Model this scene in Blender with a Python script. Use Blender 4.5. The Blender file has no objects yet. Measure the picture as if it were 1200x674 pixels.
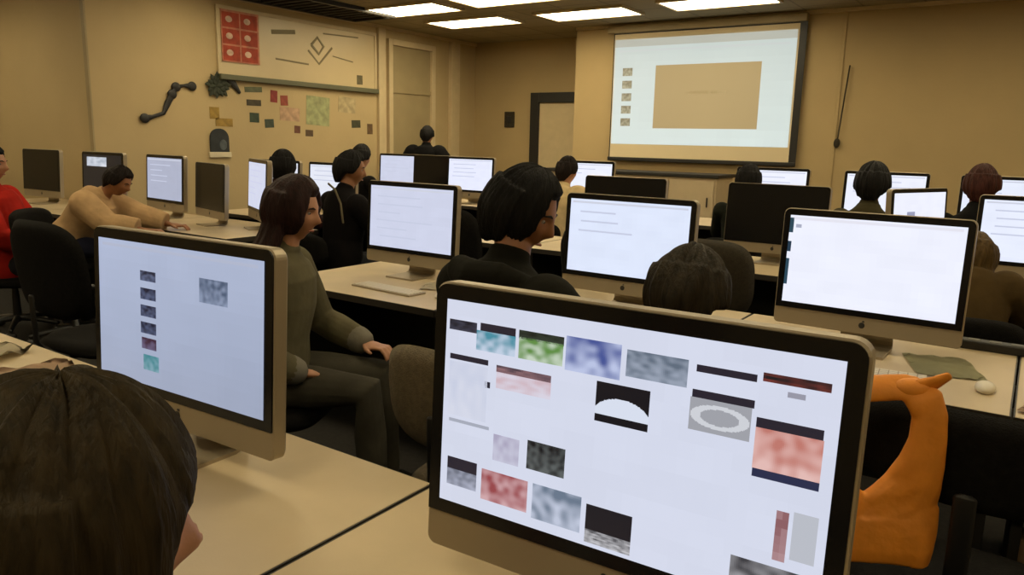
import bpy, bmesh, math, random
from mathutils import Vector, Matrix, noise
PI = math.pi
rnd = random.Random(7)
S = bpy.context.scene
COL = S.collection
R_ = math.radians

# ------------------------------------------------------------------ materials
def nodes(name):
    m = bpy.data.materials.new(name); m.use_nodes = True
    nt = m.node_tree; b = nt.nodes['Principled BSDF']
    return m, nt, b
def mat(name, col, rough=.6, metal=0, var=0, scale=8, bump=0, bscale=60, stretch=None, spec=.5):
    m, nt, b = nodes(name)
    b.inputs['Base Color'].default_value = (*col, 1)
    b.inputs['Roughness'].default_value = rough
    b.inputs['Metallic'].default_value = metal
    b.inputs['Specular IOR Level'].default_value = spec
    tc = nt.nodes.new('ShaderNodeTexCoord'); src = tc.outputs['Object']
    if stretch:
        mp = nt.nodes.new('ShaderNodeMapping'); mp.inputs['Scale'].default_value = stretch
        nt.links.new(src, mp.inputs['Vector']); src = mp.outputs['Vector']
    if var:
        n = nt.nodes.new('ShaderNodeTexNoise'); n.inputs['Scale'].default_value = scale; n.inputs['Detail'].default_value = 5
        nt.links.new(src, n.inputs['Vector'])
        r = nt.nodes.new('ShaderNodeValToRGB')
        r.color_ramp.elements[0].position = .3; r.color_ramp.elements[1].position = .7
        r.color_ramp.elements[0].color = (*[c*(1-var) for c in col], 1)
        r.color_ramp.elements[1].color = (*[min(1, c*(1+var)) for c in col], 1)
        nt.links.new(n.outputs['Fac'], r.inputs['Fac']); nt.links.new(r.outputs['Color'], b.inputs['Base Color'])
    if bump:
        n2 = nt.nodes.new('ShaderNodeTexNoise'); n2.inputs['Scale'].default_value = bscale; n2.inputs['Detail'].default_value = 3
        nt.links.new(src, n2.inputs['Vector'])
        bp = nt.nodes.new('ShaderNodeBump'); bp.inputs['Strength'].default_value = bump; bp.inputs['Distance'].default_value = .01
        nt.links.new(n2.outputs['Fac'], bp.inputs['Height']); nt.links.new(bp.outputs['Normal'], b.inputs['Normal'])
    return m
def emat(name, col, s):
    m, nt, b = nodes(name)
    b.inputs['Base Color'].default_value = (.8, .8, .78, 1)
    b.inputs['Emission Color'].default_value = (*col, 1); b.inputs['Emission Strength'].default_value = s
    return m
def screen_mat(name, base=(.01, .01, .012), rough=.3):
    m, nt, b = nodes(name)                          # what the display shows is a colour attribute of its pixels
    b.inputs['Base Color'].default_value = (*base, 1); b.inputs['Roughness'].default_value = rough
    a = nt.nodes.new('ShaderNodeAttribute'); a.attribute_name = 'Col'
    nt.links.new(a.outputs['Color'], b.inputs['Emission Color']); b.inputs['Emission Strength'].default_value = 1
    return m

def block_wall(name, col):
    m, nt, b = nodes(name)
    b.inputs['Roughness'].default_value = .75
    tc = nt.nodes.new('ShaderNodeTexCoord')
    n = nt.nodes.new('ShaderNodeTexNoise'); n.inputs['Scale'].default_value = 1.3; n.inputs['Detail'].default_value = 4
    nt.links.new(tc.outputs['Object'], n.inputs['Vector'])
    r = nt.nodes.new('ShaderNodeValToRGB')
    r.color_ramp.elements[0].position = .25; r.color_ramp.elements[1].position = .75
    r.color_ramp.elements[0].color = (*[c*.93 for c in col], 1); r.color_ramp.elements[1].color = (*[c*1.07 for c in col], 1)
    nt.links.new(n.outputs['Fac'], r.inputs['Fac']); nt.links.new(r.outputs['Color'], b.inputs['Base Color'])
    n2 = nt.nodes.new('ShaderNodeTexNoise'); n2.inputs['Scale'].default_value = 35
    nt.links.new(tc.outputs['Object'], n2.inputs['Vector'])
    bp = nt.nodes.new('ShaderNodeBump'); bp.inputs['Strength'].default_value = .12; bp.inputs['Distance'].default_value = .01
    nt.links.new(n2.outputs['Fac'], bp.inputs['Height']); nt.links.new(bp.outputs['Normal'], b.inputs['Normal'])
    return m
def ceiling_mat():
    m, nt, b = nodes('ceiling_tiles')
    tc = nt.nodes.new('ShaderNodeTexCoord')
    br = nt.nodes.new('ShaderNodeTexBrick'); br.offset = 0; br.inputs['Scale'].default_value = 1
    br.inputs['Brick Width'].default_value = .6; br.inputs['Row Height'].default_value = .6
    br.inputs['Mortar Size'].default_value = .012
    br.inputs['Color1'].default_value = (.34, .28, .17, 1); br.inputs['Color2'].default_value = (.29, .24, .14, 1)
    br.inputs['Mortar'].default_value = (.2, .16, .1, 1)
    nt.links.new(tc.outputs['Object'], br.inputs['Vector']); nt.links.new(br.outputs['Color'], b.inputs['Base Color'])
    b.inputs['Roughness'].default_value = .9
    return m

M = dict(
 wall=block_wall('wall_paint', (.47, .36, .19)),
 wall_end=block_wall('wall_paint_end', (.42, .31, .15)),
 ceiling=ceiling_mat(),
 carpet=mat('carpet', (.014, .012, .010), .95, var=.4, scale=40, bump=.4, bscale=300),
 trim=mat('trim_paint', (.56, .45, .27), .5, var=.05),
 door=mat('door_paint', (.33, .26, .14), .5, var=.08, scale=3),
 black=mat('black_paint', (.01, .009, .008), .5),
 vent=mat('vent_black', (.012, .01, .008), .7),
 desk=mat('desk_laminate', (.55, .44, .28), .42, var=.06, scale=5, bump=.03, bscale=200),
 deskedge=mat('desk_edge', (.03, .024, .018), .5),
 deskleg=mat('desk_panel', (.012, .010, .007), .6, var=.2),
 alu=mat('aluminium', (.36, .30, .21), .40, .5, var=.04, scale=3),
 glass=mat('black_glass', (.006, .006, .007), .22, spec=.35),
 rubber=mat('rear_black', (.012, .012, .012), .5),
 white=mat('white_plastic', (.68, .62, .5), .4),
 emblem=mat('emblem_dark', (.02, .02, .02), .3),
 chair_black=mat('chair_black_fabric', (.0055, .005, .0045), .9, var=.4, scale=60, bump=.4, bscale=250, spec=.15),
 chair_tan=mat('chair_tan_fabric', (.105, .08, .045), .85, var=.25, scale=60, bump=.4, bscale=250),
 chair_brown=mat('chair_brown_fabric', (.028, .021, .010), .85, var=.3, scale=60, bump=.4, bscale=250),
 chair_metal=mat('chair_plastic', (.008, .008, .008), .45),
 chair_arm=mat('chair_arm_grey', (.09, .08, .06), .5),
 paper=mat('paper', (.62, .55, .40), .8, var=.04),
 orange=mat('orange_bag_fabric', (.72, .25, .02), .6, var=.12, scale=14, bump=.35, bscale=22),
 card=mat('cardboard', (.17, .11, .06), .85, var=.15, scale=9),
 whiteboard=mat('whiteboard_surface', (.56, .45, .265), .35, var=.06, scale=1.5),
 led=emat('light_diffuser', (1.0, .84, .53), 11.5),
 screen=screen_mat('display_pixels'),
 projected=screen_mat('projected_image_emission', (.10, .09, .08), .8),
 skin=mat('skin', (.40, .19, .10), .5, var=.1, scale=30, bump=.05, bscale=300),
 skin_dark=mat('skin_brown', (.29, .125, .055), .5, var=.1, scale=30, bump=.05, bscale=300),
 eye=mat('eye_white', (.30, .27, .23), .35), iris=mat('eye_iris', (.02, .012, .008), .2),
 lip=mat('lips', (.28, .09, .06), .5),
)
HAIRM = {}
def hair_mat(key, col):
    if key not in HAIRM:
        HAIRM[key] = mat('hair_'+key, col, .6, var=.5, scale=3, bump=.5, bscale=6, stretch=(26, 26, 3), spec=.14)
    return HAIRM[key]
CLOTH = {}
def cloth(key, col):
    if key not in CLOTH:
        CLOTH[key] = mat('cloth_'+key, col, .9, var=.18, scale=10, bump=.5, bscale=14, spec=.12)
    return CLOTH[key]

# ------------------------------------------------------------------ object helpers
def link(name, data, parent=None, loc=(0, 0, 0), rz=0):
    o = bpy.data.objects.new(name, data); COL.objects.link(o)
    o.location = loc; o.rotation_euler = (0, 0, rz)
    if parent: o.parent = parent
    return o
def tag(o, label=None, cat=None, group=None, kind=None):
    if label: o['label'] = label
    if cat: o['category'] = cat
    if group: o['group'] = group
    if kind: o['kind'] = kind
    return o
def thing(name, label, cat, loc=(0, 0, 0), rz=0, group=None):
    return tag(link(name, None, None, loc, rz), label, cat, group)
def obj(name, bm, m, parent=None, smooth=False, loc=(0, 0, 0), rz=0):
    me = bpy.data.meshes.new(name)
    bmesh.ops.recalc_face_normals(bm, faces=bm.faces[:])
    bm.to_mesh(me); bm.free()
    if smooth:
        for p in me.polygons: p.use_smooth = True
    for mm in (m if isinstance(m, (list, tuple)) else [m]): me.materials.append(mm)
    return link(name, me, parent, loc, rz)
def copy_tree(o, parent=None):
    c = o.copy(); COL.objects.link(c); c.parent = parent
    for ch in list(o.children): copy_tree(ch, c)
    return c
BM = bmesh.new
def box(bm, lo, hi, bev=0):
    lo = Vector(lo); hi = Vector(hi)
    r = bmesh.ops.create_cube(bm, size=1)
    for v in r['verts']:
        v.co = Vector(((lo.x+hi.x)/2 + v.co.x*(hi.x-lo.x), (lo.y+hi.y)/2 + v.co.y*(hi.y-lo.y), (lo.z+hi.z)/2 + v.co.z*(hi.z-lo.z)))
    if bev:
        es = set(e for v in r['verts'] for e in v.link_edges)
        bmesh.ops.bevel(bm, geom=list(es), offset=bev, segments=2, affect='EDGES', profile=.5)
    return bm
def tube(bm, pts, rad, seg=14, side=None, cap=True):
    """sweep an ellipse along points; rad = list of r or (a,b); rounded ends"""
    pts = [Vector(p) for p in pts]; n = len(pts)
    rad = [(r, r) if not isinstance(r, (tuple, list)) else r for r in rad]
    P, Rr, T = [], [], []
    for i in range(n):
        t = (pts[min(i+1, n-1)] - pts[max(i-1, 0)]).normalized()
        P.append(pts[i]); Rr.append(rad[i]); T.append(t)
    if cap:
        def ends(i, sgn):
            out = []
            for k in (1, 2, 3):
                a = k*PI/2/3.3
                rr = Rr[i]; m = min(rr)
                out.append((P[i] + T[i]*sgn*m*math.sin(a), (rr[0]*math.cos(a), rr[1]*math.cos(a)), T[i]))
            return out
        s = ends(0, -1)[::-1]; e = ends(n-1, 1)
        P = [a for a, _, _ in s] + P + [a for a, _, _ in e]
        Rr = [b for _, b, _ in s] + Rr + [b for _, b, _ in e]
        T = [c for _, _, c in s] + T + [c for _, _, c in e]
    rings = []; sv = Vector(side) if side is not None else None
    if sv is None:
        sv = Vector((1, 0, 0)) if abs(T[0].x) < .9 else Vector((0, 1, 0))
    for p, r, t in zip(P, Rr, T):
        u = (sv - t*sv.dot(t)).normalized(); w = t.cross(u)
        if side is None: sv = u
        rings.append([bm.verts.new(p + u*r[0]*math.cos(2*PI*k/seg) + w*r[1]*math.sin(2*PI*k/seg)) for k in range(seg)])
    for a, b in zip(rings, rings[1:]):
        for k in range(seg): bm.faces.new((a[k], a[(k+1) % seg], b[(k+1) % seg], b[k]))
    bm.faces.new(rings[0][::-1]); bm.faces.new(rings[-1])
    return bm
def ball(bm, c, r, u=16, v=10):
    c = Vector(c); r = r if isinstance(r, (tuple, list)) else (r, r, r)
    q = bmesh.ops.create_uvsphere(bm, u_segments=u, v_segments=v, radius=1)
    for vv in q['verts']: vv.co = c + Vector((vv.co.x*r[0], vv.co.y*r[1], vv.co.z*r[2]))
    return bm
def outline(x0, z0, x1, z1, rt, rb, k=6):
    """rounded rectangle outline in X-Z, top radius rt, bottom radius rb"""
    pts = []
    for cx, cz, r, a0 in ((x1-rb, z0+rb, rb, -90), (x1-rt, z1-rt, rt, 0), (x0+rt, z1-rt, rt, 90), (x0+rb, z0+rb, rb, 180)):
        if r < 1e-5: pts.append((cx, cz)); continue
        for i in range(k+1):
            a = R_(a0 + 90*i/k); pts.append((cx + r*math.cos(a), cz + r*math.sin(a)))
    return pts
def loft(bm, layers):
    """layers: list of lists of 3D points of equal count; capped"""
    L = [[bm.verts.new(p) for p in l] for l in layers]; n = len(L[0])
    for a, b in zip(L, L[1:]):
        for k in range(n): bm.faces.new((a[k], a[(k+1) % n], b[(k+1) % n], b[k]))
    bm.faces.new(L[0][::-1]); bm.faces.new(L[-1])
    return bm
def remeshed(name, bm, voxel, smooth_it, m, parent):
    me = bpy.data.meshes.new('tmp'); bmesh.ops.recalc_face_normals(bm, faces=bm.faces[:]); bm.to_mesh(me); bm.free()
    o = bpy.data.objects.new('tmp', me); COL.objects.link(o)
    a = o.modifiers.new('r', 'REMESH'); a.mode = 'VOXEL'; a.voxel_size = voxel; a.use_smooth_shade = True
    s = o.modifiers.new('s', 'SMOOTH'); s.factor = .5; s.iterations = smooth_it
    dg = bpy.context.evaluated_depsgraph_get(); dg.update()
    new = bpy.data.meshes.new_from_object(o.evaluated_get(dg))
    bpy.data.objects.remove(o); bpy.data.meshes.remove(me)
    new.name = name; new.materials.clear(); new.materials.append(m)
    for p in new.polygons: p.use_smooth = True
    return link(name, new, parent)

# ------------------------------------------------------------------ setting
H = 3.02
XL, YB, YR = -7.7, 9.3, 10.1
def structure(name, bm, m, parent=None):
    o = obj(name, bm, m, parent)
    if not parent: o['kind'] = 'structure'
    return o
structure('floor', box(BM(), (-10.7, -2.7, -.1), (3.7, 10.3, 0)), M['carpet'])
structure('ceiling', box(BM(), (-10.7, -2.7, H), (3.7, 10.3, H+.1)), M['ceiling'])
structure('wall_left', box(BM(), (XL-.15, 3.95, 0), (XL, YR, H)), M['wall'])
structure('wall_alcove', box(BM(), (-10.5, 3.95, 0), (XL-.15, 4.1, H)), M['wall'])
structure('wall_back', box(BM(), (-5.38, YB, 0), (3.5, YB+.15, H)), M['wall_end'])
structure('wall_return', box(BM(), (-5.38, YB+.15, 0), (-5.23, YR, H)), M['wall_end'])
structure('wall_recess', box(BM(), (XL-.15, YR, 0), (-5.23, YR+.15, H)), M['wall_end'])
structure('wall_right', box(BM(), (3.5, -2.5, 0), (3.65, YB, H)), M['wall'])
structure('wall_front', box(BM(), (-10.5, -2.65, 0), (3.65, -2.5, H)), M['wall'])
structure('wall_far_left', box(BM(), (-10.65, -2.5, 0), (-10.5, 4.1, H)), M['wall'])
structure('baseboard_left', box(BM(), (XL, 3.95, 0), (XL+.012, 8.0, .1), .003), M['black'])
structure('baseboard_back', box(BM(), (-5.38, YB-.012, 0), (3.5, YB, .1), .003), M['black'])
# ceiling edge trim
structure('trim_1', box(BM(), (XL, 3.95, H-.04), (XL+.03, YR, H)), M['trim'])
structure('trim_2', box(BM(), (-5.38, YB-.03, H-.04), (3.5, YB, H)), M['trim'])
# pale pilaster beside the side door
structure('trim_3', box(BM(), (XL, 7.86, 0), (XL+.05, 8.0, H-.04), .006), M['trim'])
structure('trim_4', box(BM(), (XL, 9.42, 0), (XL+.07, 9.62, H-.04), .006), M['trim'])
# vertical joint on the end wall
structure('trim_5', box(BM(), (-1.99, YB-.012, .1), (-1.955, YB, 2.98), .004), M['wall_end'])
structure('trim_6', box(BM(), (XL-.05, 3.93, 0), (XL+.012, 3.95, H-.04), .004), M['door'])
# side door (tall, tan) in the left wall
d = tag(link('door_1', None, None, (XL, 8.55, 0)), kind='structure')
b = BM()
box(b, (0, -.5, 0), (.06, -.42, 2.86), .004); box(b, (0, .42, 0), (.06, .5, 2.86), .004); box(b, (0, -.42, 2.78), (.06, .42, 2.86), .004)
obj('door_frame', b, M['trim'], d)
b = BM(); box(b, (0, -.42, 0), (.015, .42, 2.14)); box(b, (0, -.42, 2.2), (.015, .42, 2.78)); box(b, (0, -.42, 2.14), (.03, .42, 2.2))
obj('door_leaf', b, M['door'], d)
obj('door_handle', tube(BM(), [(.02, .34, 1.02), (.07, .34, 1.02), (.07, .24, 1.02)], [.011]*3), M['chair_arm'], d)
# end door with black frame
d = tag(link('door_2', None, None, (-5.95, YR, 0)), kind='structure')
b = BM()
box(b, (-.63, -.07, 0), (-.48, 0, 2.24), .005); box(b, (.42, -.07, 0), (.57, 0, 2.24), .005); box(b, (-.48, -.07, 2.09), (.42, 0, 2.24), .005)
obj('door_frame', b, M['black'], d)
obj('door_leaf', box(BM(), (-.48, -.03, 0), (.42, 0, 2.09)), M['trim'], d)
obj('door_handle', tube(BM(), [(-.4, -.03, 1.02), (-.4, -.09, 1.02), (-.28, -.09, 1.02)], [.011]*3), M['chair_arm'], d)

# ------------------------------------------------------------------ ceiling lights
def light_proto():
    t = thing('ceiling_light', 'x', 'ceiling light', (0, 0, H))
    b = BM()
    for lo, hi in (((-.6, -.3, -.03), (.6, -.27, 0)), ((-.6, .27, -.03), (.6, .3, 0)), ((-.6, -.27, -.03), (-.57, .27, 0)), ((.57, -.27, -.03), (.6, .27, 0))):
        box(b, lo, hi, .004)
    obj('frame', b, M['trim'], t)
    b = BM(); box(b, (-.57, -.27, -.022), (.57, .27, -.004))
    obj('diffuser', b, M['led'], t)
    return t
lp = light_proto()
LIGHTS = [
 (-6.42, 7.12, 'lit ceiling panel nearest the left wall in the front row of panels'),
 (-6.30, 8.22, 'lit ceiling panel over the recess, left of the panel above the black door frame'),
 (-4.98, 7.05, 'lit ceiling panel cut by the top edge of the photo, between two whole panels'),
 (-4.66, 8.30, 'lit ceiling panel just in front of the wall corner, left of the projection screen'),
 (-3.05, 8.25, 'lit ceiling panel directly above the projection screen'),
]
OUT = [(x, y) for y in (4.9, 2.3, -.6) for x in (-6.4, -3.6, -.8, 2.2)] + [(-9.2, .4), (-9.2, 2.6), (1.9, 7.2), (.3, 7.1), (-1.3, 7.1)]  # trailing list includes unseen panels added to brighten alcove and end wall
for i, (x, y, lab) in enumerate(LIGHTS):
    o = lp if i == 0 else copy_tree(lp)
    o.location = (x, y, H); tag(o, lab, 'ceiling light', 'lit ceiling panels')
for i, (x, y) in enumerate(OUT):
    o = copy_tree(lp); o.location = (x, y, H)
    tag(o, 'lit ceiling panel out of view above, in a set partly added to brighten the walls', 'ceiling light', 'ceiling panels above the near rows')
t = thing('ceiling_vent', 'long black ceiling grille beside the left wall above the whiteboard', 'vent', (-7.22, 6.25, H))
b = BM()
for lo, hi in (((-.36, -1.1, -.05), (-.32, 1.1, 0)), ((.32, -1.1, -.05), (.36, 1.1, 0)), ((-.32, -1.1, -.05), (.32, -1.06, 0)), ((-.32, 1.06, -.05), (.32, 1.1, 0))): box(b, lo, hi)
obj('frame', b, M['black'], t)
b = BM()
for k in range(16): box(b, (-.32, -1.04+k*.13, -.04), (.32, -1.0+k*.13, -.008))
obj('slats', b, M['vent'], t)
obj('backing', box(BM(), (-.32, -1.06, -.006), (.32, 1.06, 0)), M['vent'], t)

# ------------------------------------------------------------------ displays
def lin(c): return tuple(((x/255)/12.92 if x/255 < .04045 else ((x/255+.055)/1.055)**2.4) for x in c)
def screen_mesh(name, w, h, y, rects, bg, parent, x0=0, zc=0, m=None, grid=(24, 14), noise_amt=.02, seed=1):
    """flat display facing -Y: bg colour plus picture rectangles (u0,v0,u1,v1,fn(u,v)->colour), v down"""
    bm = BM(); cl = bm.loops.layers.float_color.new('Col')
    def quad(u0, v0, u1, v1, yy, cfun, nx, ny):
        vs = [[bm.verts.new((x0+(u0+(u1-u0)*i/nx-.5)*w, yy, zc+(.5-(v0+(v1-v0)*j/ny))*h)) for i in range(nx+1)] for j in range(ny+1)]
        for j in range(ny):
            for i in range(nx):
                f = bm.faces.new((vs[j+1][i], vs[j+1][i+1], vs[j][i+1], vs[j][i]))
                c = cfun((i+.5)/nx, (j+.5)/ny)
                for l in f.loops: l[cl] = (*c, 1)
    def bgf(u, v):
        n = 1 + noise_amt*noise.noise(Vector((u*7+seed, v*7, seed*3.1)))*2
        return tuple(c*n for c in (bg(u, v) if callable(bg) else bg))
    quad(0, 0, 1, 1, y, bgf, *grid)
    for u0, v0, u1, v1, fn, nx, ny in rects: quad(u0, v0, u1, v1, y-.0006, fn, nx*3 if nx > 2 else nx, ny*3 if nx > 2 else ny)
    me = bpy.data.meshes.new(name); bm.to_mesh(me); bm.free(); me.materials.append(m or M['screen'])
    return link(name, me, parent)
def flat(c): c = lin(c); return lambda u, v: c
def pic(c1, c2, seed, k=5, c3=None):
    c1, c2 = lin(c1), lin(c2)
    def f(u, v):
        n = .5+.8*noise.noise(Vector((u*k+seed*7.3, v*k*.7+seed, seed*1.7)))
        n = max(0, min(1, n + (v-.5)*.5))
        return tuple(a*(1-n)+b_*n for a, b_ in zip(c1, c2))
    return f
def arc(u, v):                                          # white arch in a black picture
    r = ((u-.5)/.55)**2 + ((v-.85)/.5)**2
    return lin((215, 222, 238)) if r < 1 and v < .82 else lin((22, 20, 26))
def ell(u, v):
    r = ((u-.5)/.48)**2 + ((v-.5)/.36)**2
    return lin((205, 208, 215)) if .45 < r < 1 else lin((158, 160, 168))
BAR = flat((38, 34, 46))
FG = [(.011, .093, .10, .143, pic((20, 20, 30), (60, 60, 75), 1), 6, 2), (.111, .088, .220, .125, BAR, 4, 1),
 (.100, .125, .221, .219, pic((70, 140, 160), (190, 205, 225), 2), 10, 6),
 (.230, .089, .360, .129, pic((25, 30, 25), (50, 60, 50), 3), 6, 2), (.231, .121, .359, .220, pic((95, 140, 70), (195, 210, 190), 4), 12, 7),
 (.366, .079, .513, .231, pic((70, 85, 150), (185, 195, 228), 5), 12, 8), (.527, .093, .676, .207, pic((95, 108, 125), (150, 160, 178), 6, 7), 12, 7),
 (.695, .104, .828, .133, BAR, 4, 1), (.690, .205, .828, .237, BAR, 4, 1), (.687, .237, .824, .371, ell, 16, 12),
 (.840, .090, .977, .124, pic((30, 25, 30), (110, 50, 45), 8), 8, 1), (.893, .148, .929, .169, flat((150, 150, 165)), 1, 1),
 (.835, .266, .972, .305, BAR, 4, 1), (.835, .305, .974, .467, pic((190, 120, 110), (225, 185, 180), 9), 12, 8),
 (.836, .467, .974, .500, flat((40, 45, 75)), 1, 1),
 (.017, .259, .141, .285, BAR, 4, 1), (.017, .295, .141, .56, pic((200, 206, 226), (212, 216, 232), 21), 6, 6), (.132, .362, .150, .391, flat((35, 35, 50)), 1, 1),
 (.167, .272, .330, .304, pic((80, 65, 75), (140, 105, 110), 10), 8, 1), (.168, .304, .331, .381, pic((205, 180, 190), (215, 210, 225), 11), 8, 4),
 (.455, .251, .592, .426, arc, 22, 16), (.022, .577, .153, .593, flat((165, 170, 185)), 1, 1),
 (.169, .602, .249, .729, pic((170, 165, 190), (195, 195, 215), 12), 6, 6), (.273, .589, .383, .724, pic((25, 25, 28), (90, 95, 95), 13, 7), 10, 8),
 (.023, .771, .121, .83, BAR, 3, 1), (.023, .83, .121, .911, pic((110, 115, 130), (165, 170, 190), 14), 8, 5),
 (.137, .785, .281, .936, pic((150, 70, 75), (205, 165, 170), 15, 6), 12, 8), (.296, .785, .436, .951, pic((105, 120, 140), (190, 198, 218), 16), 12, 8),
 (.450, .806, .572, .92, flat((28, 26, 32)), 2, 2), (.450, .92, .572, .981, pic((90, 90, 95), (190, 190, 195), 17, 8), 10, 3),
 (.896, .610, .922, .809, pic((140, 95, 100), (175, 140, 145), 18), 2, 6), (.931, .600, .981, .790, flat((184, 188, 198)), 1, 1),
 (.809, .838, .969, .996, pic((60, 60, 66), (150, 150, 155), 19, 6), 12, 8)]
LEFT = [(.285, .19, .385, .26, pic((30, 35, 55), (90, 100, 130), 31), 6, 4), (.285, .31, .385, .39, pic((25, 28, 50), (80, 90, 120), 32), 6, 4),
 (.285, .43, .385, .51, pic((25, 28, 50), (80, 90, 120), 33), 6, 4), (.285, .55, .385, .63, pic((25, 28, 50), (75, 85, 115), 34), 6, 4),
 (.29, .66, .385, .74, pic((60, 35, 55), (100, 90, 120), 35), 6, 4), (.30, .78, .40, .89, pic((60, 130, 140), (120, 160, 175), 36), 6, 4),
 (.65, .17, .81, .33, pic((75, 90, 115), (135, 148, 175), 37, 7), 8, 8),
 (.03, .03, .97, .05, flat((175, 182, 204)), 1, 1)]
def doc(seed, lines=5):
    r = random.Random(seed); out = []
    out.append((.02, .03, .98, .055, flat((205, 209, 225)), 1, 1))
    for k in range(lines):
        v = .16+.13*k; out.append((.08+.05*r.random(), v, .35+.5*r.random(), v+.022, flat((198, 204, 226)), 1, 1))
    return out
WHITE = lin((238, 241, 255)); LAV = lin((206, 211, 233)); DIM = lin((160, 171, 199)); BLUEW = lin((222, 231, 252))

def imac_body():
    """aluminium all-in-one, origin at the desk under its stand, display facing -Y"""
    t = thing('desktop_computer', 'x', 'computer')
    tl = R_(3.2); piv = Vector((0, 0, .30))
    def tilt(bm):
        bmesh.ops.rotate(bm, verts=bm.verts[:], cent=piv, matrix=Matrix.Rotation(-tl, 3, 'X')); return bm
    W2, z0, z1 = .325, .066, .516
    lay = []
    for y, ins in ((0, .003), (.002, 0), (.030, 0), (.036, .004), (.05, .05), (.066, .13), (.072, .2)):
        lay.append([(x, y, z) for x, z in outline(-W2+ins, z0+ins*.75, W2-ins, z1-ins*.75, .024, .016)])
    obj('casing', tilt(loft(BM(), lay)), M['alu'], t)
    b = BM(); pts = outline(-W2+.0035, z0+.064, W2-.0035, z1-.0035, .021, .0005)
    loft(b, [[(x, y, z) for x, z in pts] for y in (-.004, .001)])
    obj('bezel', tilt(b), M['glass'], t)
    # stand: bent plate
    b = BM(); lay = []
    for y, z, hw in ((-.09, .0045, .097), (.07, .0045, .097), (.092, .012, .096), (.1, .03, .094), (.088, .14, .09), (.066, .26, .088)):
        lay.append((y, z, hw))
    prof = [Vector((0, y, z)) for y, z, _ in lay]
    L = []
    for i, p in enumerate(prof):
        tg = (prof[min(i+1, len(prof)-1)]-prof[max(i-1, 0)]).normalized(); n = Vector((0, -tg.z, tg.y))*.0045
        hw = lay[i][2]
        L.append([(-hw, p.y+n.y, p.z+n.z), (hw, p.y+n.y, p.z+n.z), (hw, p.y-n.y, p.z-n.z), (-hw, p.y-n.y, p.z-n.z)])
    obj('stand', loft(b, L), M['alu'], t)
    b = BM(); ball(b, (0, -.001, z0+.033), (.011, .0018, .0115), 14, 8); ball(b, (.004, -.001, z0+.048), (.005, .0015, .003), 8, 6)
    obj('emblem', tilt(b), M['emblem'], t)
    return t, tilt
IM, _tilt = imac_body()
def imac(loc, rz, label, rects=None, bg=None, seed=1, group='all-in-one computers on the desks', first=[True], dark=False, scale=1.0):
    if first[0]: o = IM; first[0] = False
    else:
        o = IM.copy(); COL.objects.link(o)
        for ch in [c for c in IM.children if c.name.split('.')[0] != 'screen']:
            c = ch.copy(); COL.objects.link(c); c.parent = o
    o.location = loc; o.rotation_euler = (0, 0, rz); o.scale = (scale,)*3
    tag(o, label, 'computer', group)
    if dark:
        b = BM(); box(b, (-.2985, -.0052, -.168), (.2985, -.004, .168)); s = obj('screen', b, M['glass'], o); s.location = (0, 0, 0)
        bmx = s.data
        for v in bmx.vertices: v.co.z += .321
    else:
        s = screen_mesh('screen', .597, .336, -.0052, rects or [], bg or WHITE, o, 0, .321, seed=seed)
    tl = Matrix.Translation((0, 0, .30)) @ Matrix.Rotation(-R_(3.2), 4, 'X') @ Matrix.Translation((0, 0, -.30))
    s.data.transform(tl)
    return o
DZ = .74
imac((-.46, .937, DZ), R_(2.3), 'large aluminium all-in-one computer in the foreground showing a page of picture thumbnails', FG, lambda u, v: lin((211, 216, 234)), 3)
imac((-1.574, .959, DZ), R_(2.4), 'foreground aluminium all-in-one computer at left, blue-grey screen with a column of dark icons', LEFT, lambda u, v: tuple(c*(1-.18*v-.05*u) for c in lin((174, 185, 212))), 5)
imac((-2.779, 3.082, DZ), R_(-.9), 'computer with lavender document screen beside the person in the black jacket', doc(3, 6), LAV, 2)
imac((-1.505, 3.112, DZ), R_(-1.2), 'computer with white screen in the second row, right of the dark-haired man', doc(4, 3), BLUEW, 4)
imac((-.478, 3.03, DZ), R_(-1.9), 'computer with blank white screen and dark icon strip, above the orange bag',
     [(0, .03, .025, .2, flat((40, 70, 85)), 1, 3), (0, .3, .022, .42, flat((30, 55, 75)), 1, 2), (0, .5, .02, .8, flat((38, 70, 88)), 1, 4), (.04, .1, .075, .14, flat((170, 175, 195)), 1, 1), (.02, .02, .98, .05, flat((228, 228, 240)), 1, 1)], WHITE, 6)
imac((.06, 5.03, DZ), 0, 'computer with white screen cut by the right edge of the photo', doc(7, 4), lin((232, 238, 255)), 7)
imac((-1.38, 5.03, DZ), 0, 'switched-off computer with a black screen left of the large white screen', dark=True)
imac((-2.47, 5.03, DZ), 0, 'switched-off black-screened computer seen over the top of the second-row white screen', dark=True)
imac((-6.33, 5.05, DZ), 0, 'far computer with pale screen half behind the head of the black-haired person', doc(8, 3), lin((222, 224, 235)), 8)
imac((-5.55, 5.05, DZ), 0, 'far computer with white screen just left of the person in the black jacket', doc(9, 3), lin((228, 232, 245)), 9)
D4 = .80
imac((-6.5, 7.0, D4), 0, 'far computer with small pale screen left of the standing figure in black', doc(10, 4), lin((205, 210, 232)), 10)
imac((-5.86, 6.92, D4), 0, 'switched-off far computer between the two small screens near the standing figure', dark=True)
imac((-5.2, 6.75, D4), 0, 'far computer with small white screen just left of the dark-haired man', doc(11, 4), lin((232, 236, 255)), 11)
imac((-3.88, 7.0, D4), 0, 'far computer with white screen beside the person in the cream shirt', doc(12, 2), WHITE, 12)
imac((-1.98, 7.0, D4), 0, 'far computer with white screen under the right end of the projection screen', doc(13, 2), WHITE, 13)
imac((-1.05, 7.0, D4), 0, 'far computer with white screen behind the person with round dark hair at right', doc(14, 3), WHITE, 14)
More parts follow.
